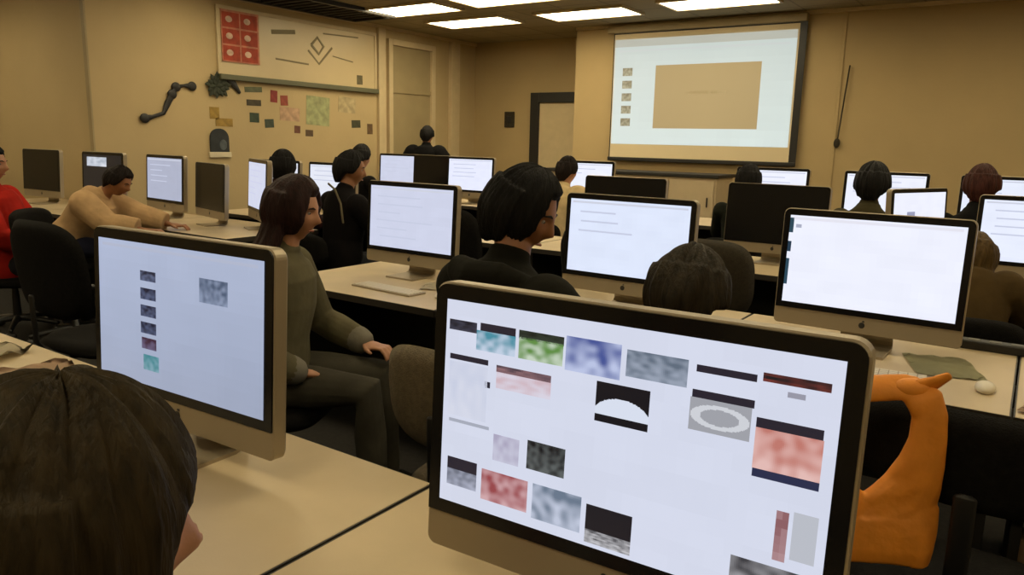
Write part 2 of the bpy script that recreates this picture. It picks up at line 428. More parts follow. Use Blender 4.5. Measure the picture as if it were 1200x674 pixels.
imac((-.18, 6.9, D4), 0, 'far computer with white screen split by the reddish-haired head', doc(15, 3), lin((230, 236, 252)), 15)
imac((-.60, 5.45, DZ), R_(68), 'small computer turned sideways with one grey icon on white, above the large white screen', [(.25, .35, .4, .6, flat((150, 155, 185)), 2, 2)], WHITE, 16)
DB = .80
imac((-7.85, 3.5, DB), R_(3), 'switched-off dark computer behind the person in the red shirt', dark=True)
imac((-6.83, 3.55, DB), R_(2), 'dark-screened computer with one pale window behind the stooping person in the peach shirt',
     [(.1, .06, .62, .3, pic((165, 175, 190), (215, 220, 230), 41), 8, 4)], lin((24, 24, 28)), 17)
imac((-5.92, 3.58, DB), R_(-6), 'pale-screened computer standing alone right of the stooping person in the peach shirt', doc(18, 4), lin((172, 178, 200)), 18)
imac((-4.78, 3.62, DB), R_(-26), 'pale-screened computer at the right end of the left desk bank', doc(19, 5), lin((205, 212, 236)), 19)
imac((-5.22, 3.52, DB), R_(-14), 'switched-off dark computer turned aside, touching the left of the bank-end pale screen', dark=True, scale=.92)

# ------------------------------------------------------------------ desks
def desk(x0, x1, y0, y1, z, label, group):
    t = thing('computer_desk', label, 'desk', ((x0+x1)/2, (y0+y1)/2, 0), 0, group)
    w, dp = (x1-x0)/2-.003, (y1-y0)/2
    obj('desk_top', box(BM(), (-w+.004, -dp+.002, z-.026), (w-.004, dp-.002, z), .002), M['desk'], t)
    b = BM(); box(b, (-w, -dp, z-.034), (w, dp, z-.0262)); box(b, (-w, -dp, z-.0262), (-w+.0038, dp, z-.0012)); box(b, (w-.0038, -dp, z-.0262), (w, dp, z-.0012)); box(b, (-w+.0038, -dp, z-.0262), (w-.0038, -dp+.0018, z-.0012)); box(b, (-w+.0038, dp-.0018, z-.0262), (w-.0038, dp, z-.0012)); obj('edge_band', b, M['deskedge'], t)
    for s in (-1, 1):
        b = BM(); box(b, (s*(w-.05)-.015, -dp+.08, 0), (s*(w-.05)+.015, dp-.06, z-.032), .003); obj('leg', b, M['deskleg'], t)
    b = BM(); box(b, (-w+.066, dp-.2, .18), (w-.066, dp-.18, z-.032)); obj('underdesk_shade_panel', b, M['deskleg'], t)  # added panel, near-black colour stands in for the shade under the desk
    return t
names1 = ['foreground desk at the far left, strewn with papers', 'foreground desk under the blue-grey icon screen', 'foreground desk under the large thumbnail screen', 'foreground desk beyond the large screen, out at the right']
for k, (a, c) in enumerate(((-3.25, -2.135), (-2.135, -1.01), (-1.01, .11), (.11, 1.2))):
    desk(a, c, .45, 1.195, DZ, 'tan laminate ' + names1[k], 'desks of the first row')
names2 = ['second-row desk left of the lavender screen', 'second-row desk with the lavender screen and a white keyboard', 'second-row desk right of the dark-haired man', 'second-row desk above the orange bag', 'second-row desk at the right edge of the photo']
for k, (a, c) in enumerate(((-3.30, -2.14), (-2.14, -1.0), (-1.0, .02), (.02, 1.15))):
    desk(a, c, 2.53, 3.42, DZ, 'tan laminate ' + names2[k+1], 'desks of the second row')
names3 = ['third-row desk behind the black-haired person', 'third-row desk beside the black jacket', 'third-row desk behind the lavender screen', 'third-row desk under the left black screen', 'third-row desk under the right black screen', 'third-row desk at the right edge of the photo']
for k in range(6):
    desk(-6.8+k*1.25, -5.55+k*1.25, 4.55, 5.3, DZ, 'tan laminate ' + names3[k], 'desks of the third row')
names4 = ['left of the standing figure in black', 'behind the standing figure in black', 'behind the cream shirt', 'below the projection screen', 'below the right end of the projection screen', 'behind the reddish-haired head']
for k in range(6):
    desk(-7.1+k*1.25, -5.85+k*1.25, 6.5, 7.25, D4, 'tan far desk of the last row ' + names4[k], 'desks of the last row')
desk(-1.05, -.1, 5.31, 5.62, DZ, 'tan desk under the small screen with one grey icon', 'desks of the third row')
names5 = ['at the far left behind the red shirt', 'behind the peach shirt', 'at the right end of the left bank']
for k in range(3):
    desk(-8.55+k*1.37, -7.18+k*1.37, 3.1, 3.9, DB, 'tan side desk ' + names5[k], 'desks of the left bank')

# keyboards and mice
def keyboard_proto():
    t = thing('keyboard', 'x', 'keyboard')
    b = BM(); box(b, (-.21, -.058, 0), (.21, .058, .009), .003); obj('base', b, M['alu'], t)
    b = BM()
    for r in range(5):
        for k in range(14): box(b, (-.2+k*.0287, -.05+r*.0205, .009), (-.2+k*.0287+.025, -.05+r*.0205+.017, .0125))
    obj('keys', b, M['white'], t)
    return t
kp = keyboard_proto()
KB = [(-2.62, 2.74, DZ, R_(-4), 'white keyboard on the desk under the lavender screen'),
      (-1.40, 2.74, DZ, R_(3), 'white keyboard on the desk right of the dark-haired man'),
      (-.42, 2.72, DZ, R_(5), 'white keyboard in front of the blank white screen above the orange bag'),
      (-1.64, .66, DZ, R_(2), 'white keyboard on the foreground desk behind the brown-haired head'),
      (-.52, .60, DZ, R_(2), 'white keyboard in front of the large thumbnail screen')]
for i, (x, y, z, r, lab) in enumerate(KB):
    o = kp if i == 0 else copy_tree(kp)
    o.location = (x, y, z); o.rotation_euler = (0, 0, r); tag(o, lab, 'keyboard', 'keyboards')
def mouse_mesh(name):
    b = BM(); ball(b, (0, 0, .012), (.029, .054, .018), 18, 12)
    for v in b.verts: v.co.z = max(v.co.z, 0)
    return b
mo = [(-2.28, 2.76, 'white mouse beside the keyboard under the lavender screen'), (-.06, 2.76, 'white mouse right of the keyboard above the orange bag')]
mp = None
for x, y, lab in mo:
    if mp is None: mp = obj('computer_mouse', mouse_mesh('m'), M['white'], None, True); o = mp
    else: o = mp.copy(); COL.objects.link(o)
    o.location = (x, y, DZ); tag(o, lab, 'mouse', 'computer mice')
def sheet(name, x, y, z, rz, w, h, m, label, cat='paper', curl=.006):
    b = BM(); n = 8
    vs = [[b.verts.new(((i/n-.5)*w, (j/n-.5)*h, .001+curl*abs(math.sin(i*1.1+j*.7+x*9))**2)) for i in range(n+1)] for j in range(n+1)]
    for j in range(n):
        for i in range(n): b.faces.new((vs[j][i], vs[j][i+1], vs[j+1][i+1], vs[j+1][i]))
    bmesh.ops.solidify(b, geom=b.faces[:], thickness=.0012)
    return tag(obj(name, b, m, None, True, (x, y, z), rz), label, cat)
P_green = mat('paper_green', (.38, .36, .21), .8, var=.1)
P_pink = mat('paper_pink', (.52, .36, .24), .8, var=.1)
P_yel = mat('paper_yellow', (.55, .44, .12), .8, var=.1)
sheet('paper_sheet', -.20, 2.98, DZ+.001, .3, .21, .28, P_green, 'greenish paper sheet on the desk right of the blank white screen')
sheet('paper_sheet', .16, 2.70, DZ+.001, -.2, .21, .29, P_pink, 'pinkish paper sheet on the second-row desk at the right edge')
sheet('paper_sheet', -2.42, 3.0, DZ+.001, .5, .3, .21, M['paper'], 'cream paper sheet beside the lavender screen')
sheet('paper_sheet', -2.85, 1.0, DZ+.001, .4, .3, .21, M['paper'], 'crumpled cream paper on the desk at the far left', curl=.03)
sheet('paper_sheet', -2.98, .80, DZ+.001, -.5, .21, .29, P_green, 'crumpled greenish paper at the left edge of the photo', curl=.035)
sheet('paper_sheet', -2.46, 1.0, DZ+.001, -.2, .21, .28, P_pink, 'peach paper lying left of the blue-grey icon screen', curl=.02)
t = thing('power_strip', 'black power strip lying along the far edge of the right-hand desk', 'power strip', (.02, 3.36, DZ))
obj('case', box(BM(), (-.2, -.03, 0), (.2, .03, .035), .006), M['black'], t)
b = BM()
for k in range(5): box(b, (-.17+k*.07, -.018, .034), (-.13+k*.07, .018, .037), .002)
obj('sockets', b, M['chair_arm'], t)

# ------------------------------------------------------------------ chairs
def cushion(bm, w, h, t, bend=0, n=14, axis='back', power=4.5):
    """pillow-like panel, w (x) by h (z), thickness t; superellipse outline; bends towards -y at edges"""
    def mp(a, b_):
        m = max(abs(a), abs(b_)); q = (abs(a)**power + abs(b_)**power)**(1/power) or 1
        k = m/q if q else 1
        return a*k, b_*k, m
    F, Bk = [], []
    for j in range(n+1):
        f, k = [], []
        for i in range(n+1):
            a, b_, m = mp(2*i/n-1, 2*j/n-1)
            th = t/2*(1-m**6)**.5 if m < 1 else 0
            y0 = bend*a*a
            f.append((a*w/2, y0-th, b_*h/2)); k.append((a*w/2, y0+th, b_*h/2))
        F.append(f); Bk.append(k)
    vf = [[bm.verts.new(p) for p in r] for r in F]; vb = []
    for j in range(n+1):
        vb.append([vf[j][i] if (i in (0, n) or j in (0, n)) else bm.verts.new(Bk[j][i]) for i in range(n+1)])
    for j in range(n):
        for i in range(n):
            bm.faces.new((vf[j][i], vf[j][i+1], vf[j+1][i+1], vf[j+1][i]))
            try: bm.faces.new((vb[j][i], vb[j+1][i], vb[j+1][i+1], vb[j][i+1]))
            except ValueError: pass
    return bm
def xform(bm, m): bmesh.ops.transform(bm, matrix=m, verts=bm.verts[:]); return bm
CH = {}
def office_chair(x, y, rz, label, kind='black', top=.93, w=.48, arms=True, seat_z=.44, power=3.2, back_h=0):
    key = (kind, top, w, arms, seat_z, back_h)
    if key in CH:
        o = copy_tree(CH[key])
    else:
        fm = M['chair_'+kind]
        o = thing('office_chair', 'x', 'chair'); CH[key] = o
        b = cushion(BM(), w+.02, .48, .085, 0, power=power)
        xform(b, Matrix.Translation((0, .0, seat_z-.042)) @ Matrix.Rotation(PI/2, 4, 'X'))
        obj('seat', b, fm, o, True)
        hb = back_h or top-(seat_z+.12)
        b = cushion(BM(), w, hb, .075, .05, power=power)
        xform(b, Matrix.Translation((0, -.285, top-hb/2)) @ Matrix.Rotation(R_(7), 4, 'X'))
        obj('backrest', b, fm, o, True)
        b = BM(); tube(b, [(0, -.1, seat_z-.1), (0, -.27, seat_z-.09), (0, -.345, seat_z+.02), (0, -.35, max(seat_z+.25, top-hb*.75))], [(.022, .009)]*4, side=(1, 0, 0)); obj('back_support', b, M['chair_metal'], o, True)
        if arms:
            for s in (-1, 1):
                b = BM(); tube(b, [(s*.2, .02, seat_z-.07), (s*.29, .02, seat_z-.05), (s*.29, .0, seat_z+.19)], [(.018, .012)]*3); a = obj('armrest', b, M['chair_metal'], o, True)
                b = BM(); box(b, (s*.29-.03, -.13, seat_z+.18), (s*.29+.03, .13, seat_z+.21), .012); obj('arm_pad', b, M['chair_metal'], a, True)
        b = BM(); tube(b, [(0, 0, .1), (0, 0, .28), (0, 0, seat_z-.08)], [.03, .025, .02]); obj('gas_lift', b, M['chair_metal'], o, True)
        b = BM()
        for k in range(5):
            a = 2*PI*k/5+.3; tube(b, [(0, 0, .11), (.14*math.cos(a), .14*math.sin(a), .095), (.28*math.cos(a), .28*math.sin(a), .07)], [.026, .02, .016], 8)
        obj('base', b, M['chair_metal'], o, True)
        for k in range(5):
            a = 2*PI*k/5+.3; b = BM(); c, s_ = math.cos(a), math.sin(a)
            tube(b, [(.28*c-.012*s_, .28*s_+.012*c, .028), (.28*c+.012*s_, .28*s_-.012*c, .028)], [.027, .027], 12); obj('caster', b, M['rubber'], o, True)
    o.location = (x, y, 0); o.rotation_euler = (0, 0, rz); tag(o, label, 'chair', 'office chairs')
    return o

# ------------------------------------------------------------------ people
def sm(a, b, x):
    t = max(0, min(1, (x-a)/(b-a))); return t*t*(3-2*t)
def head_pt(th, el):
    dx, dy, dz = math.sin(th)*math.cos(el), math.cos(th)*math.cos(el), math.sin(el)
    x, y, z = .075*dx, .096*dy, .120*dz
    lo = sm(.0, 1, -dz)
    x *= 1-.30*lo
    if dy < 0: y *= 1-.45*sm(.2, .9, -dz)
    else: y *= 1-.06*lo
    if dy > .1:
        g = lambda cx, cz, sx, sz: math.exp(-((abs(x)-cx)/sx)**2-((z-cz)/sz)**2)
        y += .024*g(0, -.022, .012, .016) + .012*g(0, .0, .009, .022)
        y -= .010*g(.031, .010, .016, .011)
        y += .005*g(.025, .032, .025, .009)
        y += .007*g(0, -.052, .022, .006) + .006*g(0, -.067, .018, .006) - .004*g(0, -.0595, .024, .003)
        y += .009*g(0, -.103, .020, .015)
        y += .004*g(.045, -.022, .018, .018)
    return Vector((x, y, z))
def sphere_grid(bm, fn, n=64, m=40):
    top = bm.verts.new(fn(0, PI/2)); bot = bm.verts.new(fn(0, -PI/2)); rows = []
    for j in range(1, m):
        el = PI/2-PI*j/m
        rows.append([bm.verts.new(fn(2*PI*i/n, el)) for i in range(n)])
    for i in range(n):
        bm.faces.new((top, rows[0][i], rows[0][(i+1) % n])); bm.faces.new((bot, rows[-1][(i+1) % n], rows[-1][i]))
    for a, b in zip(rows, rows[1:]):
        for i in range(n): bm.faces.new((a[i], b[i], b[(i+1) % n], a[(i+1) % n]))
def hair_fn(style, thick, bangs):
    seed = rnd.random()*50
    def f(th, el):
        t = abs((th+PI) % (2*PI)-PI)                   # 0 front .. pi back
        p = head_pt(th, el)
        front = R_(38 if not bangs else 12)
        if style == 'short': side, back, s0, s1 = R_(-12), R_(-48), R_(60), R_(100)
        else: side, back, s0, s1 = R_(-42), R_(-62), R_(48), R_(72)
        lim = front + (side-front)*sm(s0*.6, s1*.85, t) + (back-side)*sm(s1, R_(150), t)
        k = sm(lim-(.22 if bangs else .10), lim+(.26 if bangs else .12), el)
        d = Vector((math.sin(th)*math.cos(el), math.cos(th)*math.cos(el), math.sin(el)))
        wav = noise.noise(Vector((math.sin(th)*5+seed, math.cos(th)*5, el*1.2)))
        strand = .0022*math.sin(th*46+3*noise.noise(Vector((th*3, el*2, seed))))*sm(0, .3, math.cos(el))
        r = thick*(1+.35*wav)+strand + (.010 if t > 1.5 and el < .5 else 0)
        if style == 'curly': r = thick*1.5 + .010*noise.noise(Vector((d.x*9+seed, d.y*9, d.z*9)))
        base = head_pt(th, el) if el > -.6 else head_pt(th, el)
        # back of head/neck: keep fullness instead of the neck pull-in
        if math.cos(t) < 0 and el < 0: base.y = min(base.y, -.096*math.cos(el)*abs(math.cos(t))*.95)
        return base + d*(r*k - .014*(1-k))
    return f
def hand(bm, w, fw, up, s):
    """palm + five fingers; w wrist, fw forward dir, up = back-of-hand normal, s=+1 right hand"""
    fw = fw.normalized(); sd = fw.cross(up).normalized()*s; up = sd.cross(fw)*s
    if up.z < 0: up = -up
    tube(bm, [w, w+fw*.045, w+fw*.088], [(.027, .016), (.038, .015), (.040, .012)], 12, side=sd)
    inner = -sd                                          # thumb side faces the body midline
    for k, (off, L) in enumerate(((-.030, .068), (-.010, .078), (.010, .074), (.029, .058))):
        b = w+fw*.085+sd*off
        tube(bm, [b-fw*.015, b+fw*L*.45+up*.006, b+fw*L*.8-up*.012, b+fw*L*.95-up*.03], [.0092, .0085, .0078, .007], 8)
    b = w+fw*.028+inner*.026
    tube(bm, [b, b+fw*.028+inner*.026-up*.006, b+fw*.058+inner*.03-up*.012], [.012, .010, .0085], 8)
def ik(sh, tg, l1, l2, pole):
    d = tg-sh; L = min(d.length, (l1+l2)*.995); dn = d.normalized()
    a = (l1*l1-l2*l2+L*L)/(2*L); h = math.sqrt(max(l1*l1-a*a, 0))
    q = pole-dn*pole.dot(dn); q.normalize()
    return sh+dn*a+q*h, sh+dn*L
def person(x, y, rz, label, top=1.36, lean=.15, turn=0, nod=.1, tilt=0, skin='skin', hair=('black', (.012, .010, .009)), style='short',
           thick=.016, bangs=False, shirt=('grey', (.1, .1, .1)), bulk=.016, pants=('dark', (.015, .016, .02)), sleeves='long', hood=False,
           hands=((-.17, .46, .79), (.17, .46, .79)), standing=False, voxel=.007, seat=.44, face=True, legs_fw=.42, smax=1.12, hfwd=0, group='people in the classroom', cuffs=None):
    t = thing('person', label, 'person', (x, y, 0), rz, group)
    hipz = seat+.105 if not standing else .90
    s = (top-hipz)/(.795*math.cos(lean*.8)) if True else 1
    s = max(.82, min(smax, s))
    Rl = Matrix.Rotation(-lean, 3, 'X')
    hip = Vector((0, 0, hipz))
    def T(v): return hip + Rl @ (Vector(v)*s)
    neck0 = T((0, -.005, .50))
    Rn = Matrix.Rotation(-lean*.55, 3, 'X')
    neck1 = neck0 + Rn @ Vector((0, .02+hfwd*.4, .065))*s
    hc = neck1 + Rn @ Vector((0, .024+hfwd, .098))*s
    hc.z = top-.128*s if not standing else hc.z
    Rh = Matrix.Rotation(turn, 3, 'Z') @ Matrix.Rotation(-nod, 3, 'X') @ Matrix.Rotation(tilt, 3, 'Y')
    X = (1, 0, 0)
    TOR = [((0, 0, -.05), (.155, .115)), ((0, 0, .06), (.160, .118)), ((0, .005, .17), (.142, .102)), ((0, .012, .30), (.158, .112)), ((0, .005, .40), (.168, .105)), ((0, -.01, .455), (.142, .088)), ((0, -.008, .49), (.088, .072)), ((0, -.004, .52), (.062, .058))]
    limbs = []
    for k, sd in ((0, -1), (1, 1)):
        sh = T((sd*.175, -.005, .425)); tg = Vector(hands[k])
        el, wr = ik(sh, tg, .285*s, .255*s, Vector((sd*.7, -.35, -.8)))
        limbs.append((sd, sh, el, wr))
    legs = []
    for sd in (-1, 1):
        h = hip+Vector((sd*.085, 0, -.02))
        if standing: kn = Vector((sd*.095, .02, .48)); an = Vector((sd*.1, -.01, .085))
        else: kn = Vector((sd*.12, legs_fw, seat+.075)); an = Vector((sd*.13, legs_fw+.02, .085))
        legs.append((sd, h, kn, an))
    # body: one continuous surface
    b = BM()
    tube(b, [T(p) for p, _ in TOR], [(r[0]*s, r[1]*s) for _, r in TOR], 24, side=X)
    tube(b, [neck0-Vector((0, 0, .03)), neck1, hc+Rh @ Vector((0, -.02, -.03))], [.058*s, .053*s, .056*s], 16)
    hb = BM(); sphere_grid(hb, lambda th, el: head_pt(th, el)); xform(hb, Matrix.Translation(hc) @ Rh.to_4x4() @ Matrix.Scale(s, 4))
    me = bpy.data.meshes.new('h'); bmesh.ops.recalc_face_normals(hb, faces=hb.faces[:]); hb.to_mesh(me); hb.free(); b.from_mesh(me); bpy.data.meshes.remove(me)
    for sd in (-1, 1):
        e = [hc+Rh @ (Vector(p)*s) for p in ((sd*.070, .005, -.032), (sd*.077, -.006, -.012), (sd*.080, -.012, .012), (sd*.077, -.004, .026))]
        tube(b, e, [(.006, .008), (.006, .013), (.006, .015), (.006, .010)], 10)
    for sd, sh, el, wr in limbs:
        ball(b, sh, .055*s)
        tube(b, [sh, sh.lerp(el, .5), el, el.lerp(wr, .35), wr], [.052*s, .046*s, .038*s, .038*s, .026*s], 14)
        fw = (wr-el).normalized(); fw.z *= .4
        hand(b, wr, fw, Vector((0, 0, 1)), sd)
    for sd, h, kn, an in legs:
        tube(b, [h, h.lerp(kn, .5), kn, kn.lerp(an, .35), an, an-Vector((0, 0, .03))], [.085*s, .075*s, .055*s, .052*s, .036*s, .036*s], 16)
        tube(b, [an+Vector((0, -.03, -.05)), an+Vector((0, .06, -.055)), an+Vector((0, .15, -.062))], [(.03, .028), (.036, .026), (.034, .018)], 12, side=X)
    remeshed('body', b, voxel, 3, M[skin], t)
    # shirt
    q = bulk; b = BM()
    tube(b, [T(p) for p, _ in TOR[:-1]]+[T((0, -.002, .53))], [(r[0]*s+q, r[1]*s+q) for _, r in TOR[:-1]]+[(.066*s, .062*s)], 28, side=X)
    for sd, sh, el, wr in limbs:
        ball(b, sh, .056*s+q)
        if sleeves == 'long': pts, rr = [sh, sh.lerp(el, .5), el, el.lerp(wr, .4), el.lerp(wr, .9)], [.055, .049, .043, .042, .032]
        else: pts, rr = [sh, sh.lerp(el, .45), sh.lerp(el, .75)], [.056, .056, .054]
        tube(b, pts, [r*s+q for r in rr], 16, cap=False)
    if hood:
        tube(b, [T((-.11, -.03, .475)), T((-.09, -.10, .49)), T((0, -.125, .475)), T((.09, -.10, .49)), T((.11, -.03, .475))], [(.03, .03), (.04, .045), (.045, .055), (.04, .045), (.03, .03)], 14)
    else:
        tube(b, [T((.068*math.cos(a), -.003+.062*math.sin(a), .522)) for a in [2*PI*k/14 for k in range(15)]], [.012]*15, 8)
    for v in b.verts:
        nn = noise.noise(v.co*9)*.006; v.co += (v.co-Vector((0, 0, v.co.z))).normalized()*nn
    remeshed('jacket' if bulk > .022 else 'shirt', b, voxel*1.1, 3, cloth(*shirt), t)
    if cuffs:
        for sd, sh, el, wr in limbs:
            c = BM(); tube(c, [el.lerp(wr, .84), el.lerp(wr, .93)], [.034*s+q, .032*s+q], 16); obj('cuff', c, cloth(*cuffs), t, True)
    # trousers
    b = BM()
    tube(b, [T((0, 0, -.06)), T((0, 0, .03)), T((0, 0, .09))], [(.165*s, .122*s), (.168*s, .124*s), (.155*s, .115*s)], 24, side=X)
    for sd, h, kn, an in legs:
        tube(b, [h, h.lerp(kn, .5), kn, kn.lerp(an, .4), an+Vector((0, 0, .01))], [.094*s, .086*s, .069*s, .064*s, .055*s], 16)
    remeshed('trousers', b, voxel*1.2, 3, cloth(*pants), t)
    for sd, h, kn, an in legs:
        b = BM(); tube(b, [an+Vector((0, -.045, -.045)), an+Vector((0, .02, -.035)), an+Vector((0, .10, -.05)), an+Vector((0, .185, -.06))], [(.038, .038), (.042, .045), (.046, .034), (.038, .022)], 16, side=X)
        for v in b.verts: v.co.z = max(v.co.z, .002)
        obj('shoe', b, M['black'], t, True)
    # hair
    b = BM(); hf = hair_fn('short' if style in ('short', 'curly') else 'bob', thick, bangs)
    if style == 'curly': hf = hair_fn('curly', thick, bangs) if False else hair_fn('short', thick*1.3, bangs)
    sphere_grid(b, hf, 128, 64); xform(b, Matrix.Translation(hc) @ Rh.to_4x4() @ Matrix.Scale(s, 4))
    if style == 'long':
        for a in range(-4, 5):
            th = PI+a*.36; st = hc+Rh @ (Vector((.072*math.sin(th), .086*math.cos(th), -.02))*s)
            md = hc+Rh @ (Vector((.085*math.sin(th), .098*math.cos(th), -.11))*s)
            en = T((.12*math.sin(th), -.006+.10*math.cos(th)-.03, .40+.02*math.cos(a*2.1)))
            tube(b, [st, md, md.lerp(en, .55)+Vector((0, 0, .0)), en], [(.026, .020), (.032, .022), (.034, .022), (.022, .014)], 12)
        remeshed('hair', b, .006, 4, hair_mat(*hair), t)
    else: obj('hair', b, hair_mat(*hair), t, True)
    if face:
        for sd in (-1, 1):
            c = BM(); ball(c, hc+Rh @ (Vector((sd*.031, .0725, .011))*s), .0098*s, 14, 10); e = obj('eye', c, M['eye'], t, True)
            c = BM(); ball(c, hc+Rh @ (Vector((sd*.031, .0795, .010))*s), .0046*s, 10, 8); obj('iris', c, M['iris'], e, True)
            c = BM(); tube(c, [hc+Rh @ (Vector(p)*s) for p in ((sd*.014, .092, .028), (sd*.03, .090, .033), (sd*.047, .079, .029))], [.003, .004, .002], 6); obj('eyebrow', c, hair_mat(*hair), t, True)
        c = BM(); tube(c, [hc+Rh @ (Vector(p)*s) for p in ((-.02, .084, -.060), (0, .0935, -.059), (.02, .084, -.060))], [.002, .0045, .002], 8); obj('lips', c, M['lip'], t, True)
    return t

VD = -R_(34)
BR = ('brown', (.026, .018, .0075)); BK = ('black', (.006, .0055, .0055)); DB_ = ('dark_brown', (.011, .007, .006)); AU = ('auburn', (.020, .008, .007)); RB = ('red_brown', (.045, .014, .010)); CB = ('chestnut', (.085, .052, .018))
# foreground head, user of the large screen
person(-.606, .160, R_(-6), 'person in the near left corner seen from behind, straight brown hair', top=1.284, lean=.10, turn=R_(-17), nod=.10, hair=BR, style='bob', thick=.024, bangs=True,
       shirt=('charcoal', (.012, .012, .012)), hands=((-.17, .44, .79), (.1, .42, .79)), voxel=.005)
person(-1.25, 1.74, R_(-14), 'dark-haired man in black jacket looking down to the right, rising above the large screen', top=1.415, lean=.10, turn=R_(-60), nod=.45, skin='skin_dark', hair=BK, style='bob', thick=.017, seat=.50,
       shirt=('black_olive', (.008, .0075, .005)), bulk=.036, hood=True, hands=((-.15, .5, .78), (.18, .48, .78)), voxel=.006)
person(-.73, 1.70, 0, 'person with round dark brown hair just above the large screen, back turned', top=1.195, lean=.34, nod=.35, hair=('dark_olive', (.022, .017, .010)), style='curly', thick=.036,
       shirt=('dark_brown_top', (.02, .016, .01)), hands=((-.17, .55, .70), (.17, .55, .70)), voxel=.007)
person(-2.46, 1.90, R_(-58), 'person with long auburn hair in olive sweatshirt turned right beside the icon screen', top=1.325, lean=.12, turn=R_(-6), nod=.2, hair=AU, style='long', thick=.026,
       shirt=('olive', (.105, .092, .052)), bulk=.024, pants=('grey_olive', (.055, .05, .037)), cuffs=('cuff_grey', (.17, .155, .12)), hands=((-.15, .34, .64), (.17, .16, .60)), voxel=.006)
person(-4.32, 4.0, R_(-12), 'person in black jacket with a pale strap seated left of the lavender screen', top=1.385, lean=.10, turn=R_(-30), nod=.15, skin='skin_dark', hair=BK, style='short', thick=.022,
       shirt=('black_jacket', (.005, .004, .0045)), bulk=.03, hands=((-.17, .46, .79), (.17, .46, .79)))
person(-5.25, 4.15, R_(6), 'black-haired person in maroon top with head before the half-hidden far screen', top=1.375, lean=.1, nod=.05, hair=BK, style='bob', thick=.016,
       shirt=('maroon', (.018, .006, .007)), hands=((-.17, .46, .79), (.17, .46, .79)))
person(-6.18, 2.50, R_(-50), 'person in bright red shirt at the left edge of the photo', top=1.375, lean=-.20, nod=.1, hair=BK, style='short', thick=.016,
       shirt=('red', (.34, .014, .008)), bulk=.04, hands=((-.13, .30, .68), (.13, .30, .68)))
person(-5.56, 2.62, R_(-56), 'dark-haired person in peach shirt stooping over the left desk bank', top=1.255, lean=.66, turn=R_(-6), nod=.5, seat=.62, hfwd=.05, skin='skin_dark', hair=DB_, style='short', thick=.024,
       shirt=('peach', (.46, .30, .155)), bulk=.05, pants=('navy', (.012, .014, .03)), hands=((-.20, .62, .84), (.17, .60, .84)))
person(-.20, 3.98, R_(4), 'person with chestnut hair and olive-brown top before the screen at the right edge', top=1.095, lean=.42, nod=.4, hair=CB, style='long', thick=.042,
       shirt=('olive_brown', (.075, .048, .018)), bulk=.045, hands=((-.17, .5, .76), (.17, .5, .76)))
person(-3.60, 6.0, R_(-8), 'person in cream shirt seated far back beside the dark-haired man', top=1.37, lean=.12, nod=.15, hair=DB_, style='short', thick=.014,
       shirt=('cream', (.56, .43, .24)), bulk=.075, hands=((-.17, .46, .85), (.17, .46, .85)), face=False)
person(-1.90, 6.0, 0, 'far person with small dark head below the projection screen', top=1.355, lean=.08, nod=.1, hair=BK, style='short', thick=.016,
       shirt=('dark_green', (.012, .014, .010)), hands=((-.17, .46, .85), (.17, .46, .85)), face=False)
person(-1.0, 6.0, 0, 'far person with round black hair and olive shirt against the end wall', top=1.375, lean=.1, nod=.1, hair=BK, style='curly', thick=.030,
       shirt=('dark_olive_shirt', (.045, .038, .018)), hands=((-.17, .46, .85), (.17, .46, .85)), face=False)
person(-.32, 5.98, 0, 'far person with reddish-brown hair in black top at right', top=1.40, lean=.1, nod=.1, hair=RB, style='short', thick=.022,
       shirt=('black_shirt', (.005, .005, .005)), hands=((-.17, .46, .85), (.17, .46, .85)), face=False)
person(-6.60, 7.62, R_(25), 'standing figure in black near the side door, head above the far screens', top=1.68, lean=.06, nod=.2, skin='skin_dark', hair=BK, style='short', thick=.012, standing=True,
       shirt=('black_coat', (.004, .004, .0045)), bulk=.06, hands=((-.34, .28, 1.02), (.34, .28, 1.02)), face=False)
person(-6.25, 6.02, 0, 'far dark-haired person in black left of the small pale screen', top=1.42, lean=.1, nod=.1, hair=BK, style='short', thick=.018,
       shirt=('black_knit', (.005, .0045, .0045)), hands=((-.17, .44, .85), (.17, .44, .85)), face=False)

# chairs: one under each seated person, and the empty ones
office_chair(-.606, .14, R_(-4), 'black office chair under the brown-haired person in the near corner', 'black', .80, .46, False)
office_chair(-1.24, 1.80, R_(2), 'olive-tan upholstered office chair behind the large screen, under the man in black', 'tan', .935, .50, False, .51)
office_chair(-.73, 1.68, 0, 'black office chair of the round-haired person behind the large screen', 'black', .80, .46, False)
office_chair(-2.46, 1.90, R_(-58), 'black office chair under the person in the olive sweatshirt', 'black', .80, .46, False)
office_chair(-3.99, 2.02, R_(4), 'large black office chair with rounded back at the left edge', 'black', 1.06, .62, True)
office_chair(-.025, 2.07, R_(-3), 'black office chair with the orange bag hung on its back', 'black', .955, .52, False, back_h=.225)
office_chair(-3.12, 4.05, R_(8), 'black office chair between the lavender screen and the dark-haired man', 'black', 1.07, .46, False)
office_chair(-2.03, 4.1, R_(-20), 'black office chair glimpsed right of the second-row white screen', 'black', 1.0, .46, False)
office_chair(-1.40, 4.22, R_(0), 'brown office chair with rounded back left of the blank white screen', 'brown', 1.0, .46, False)
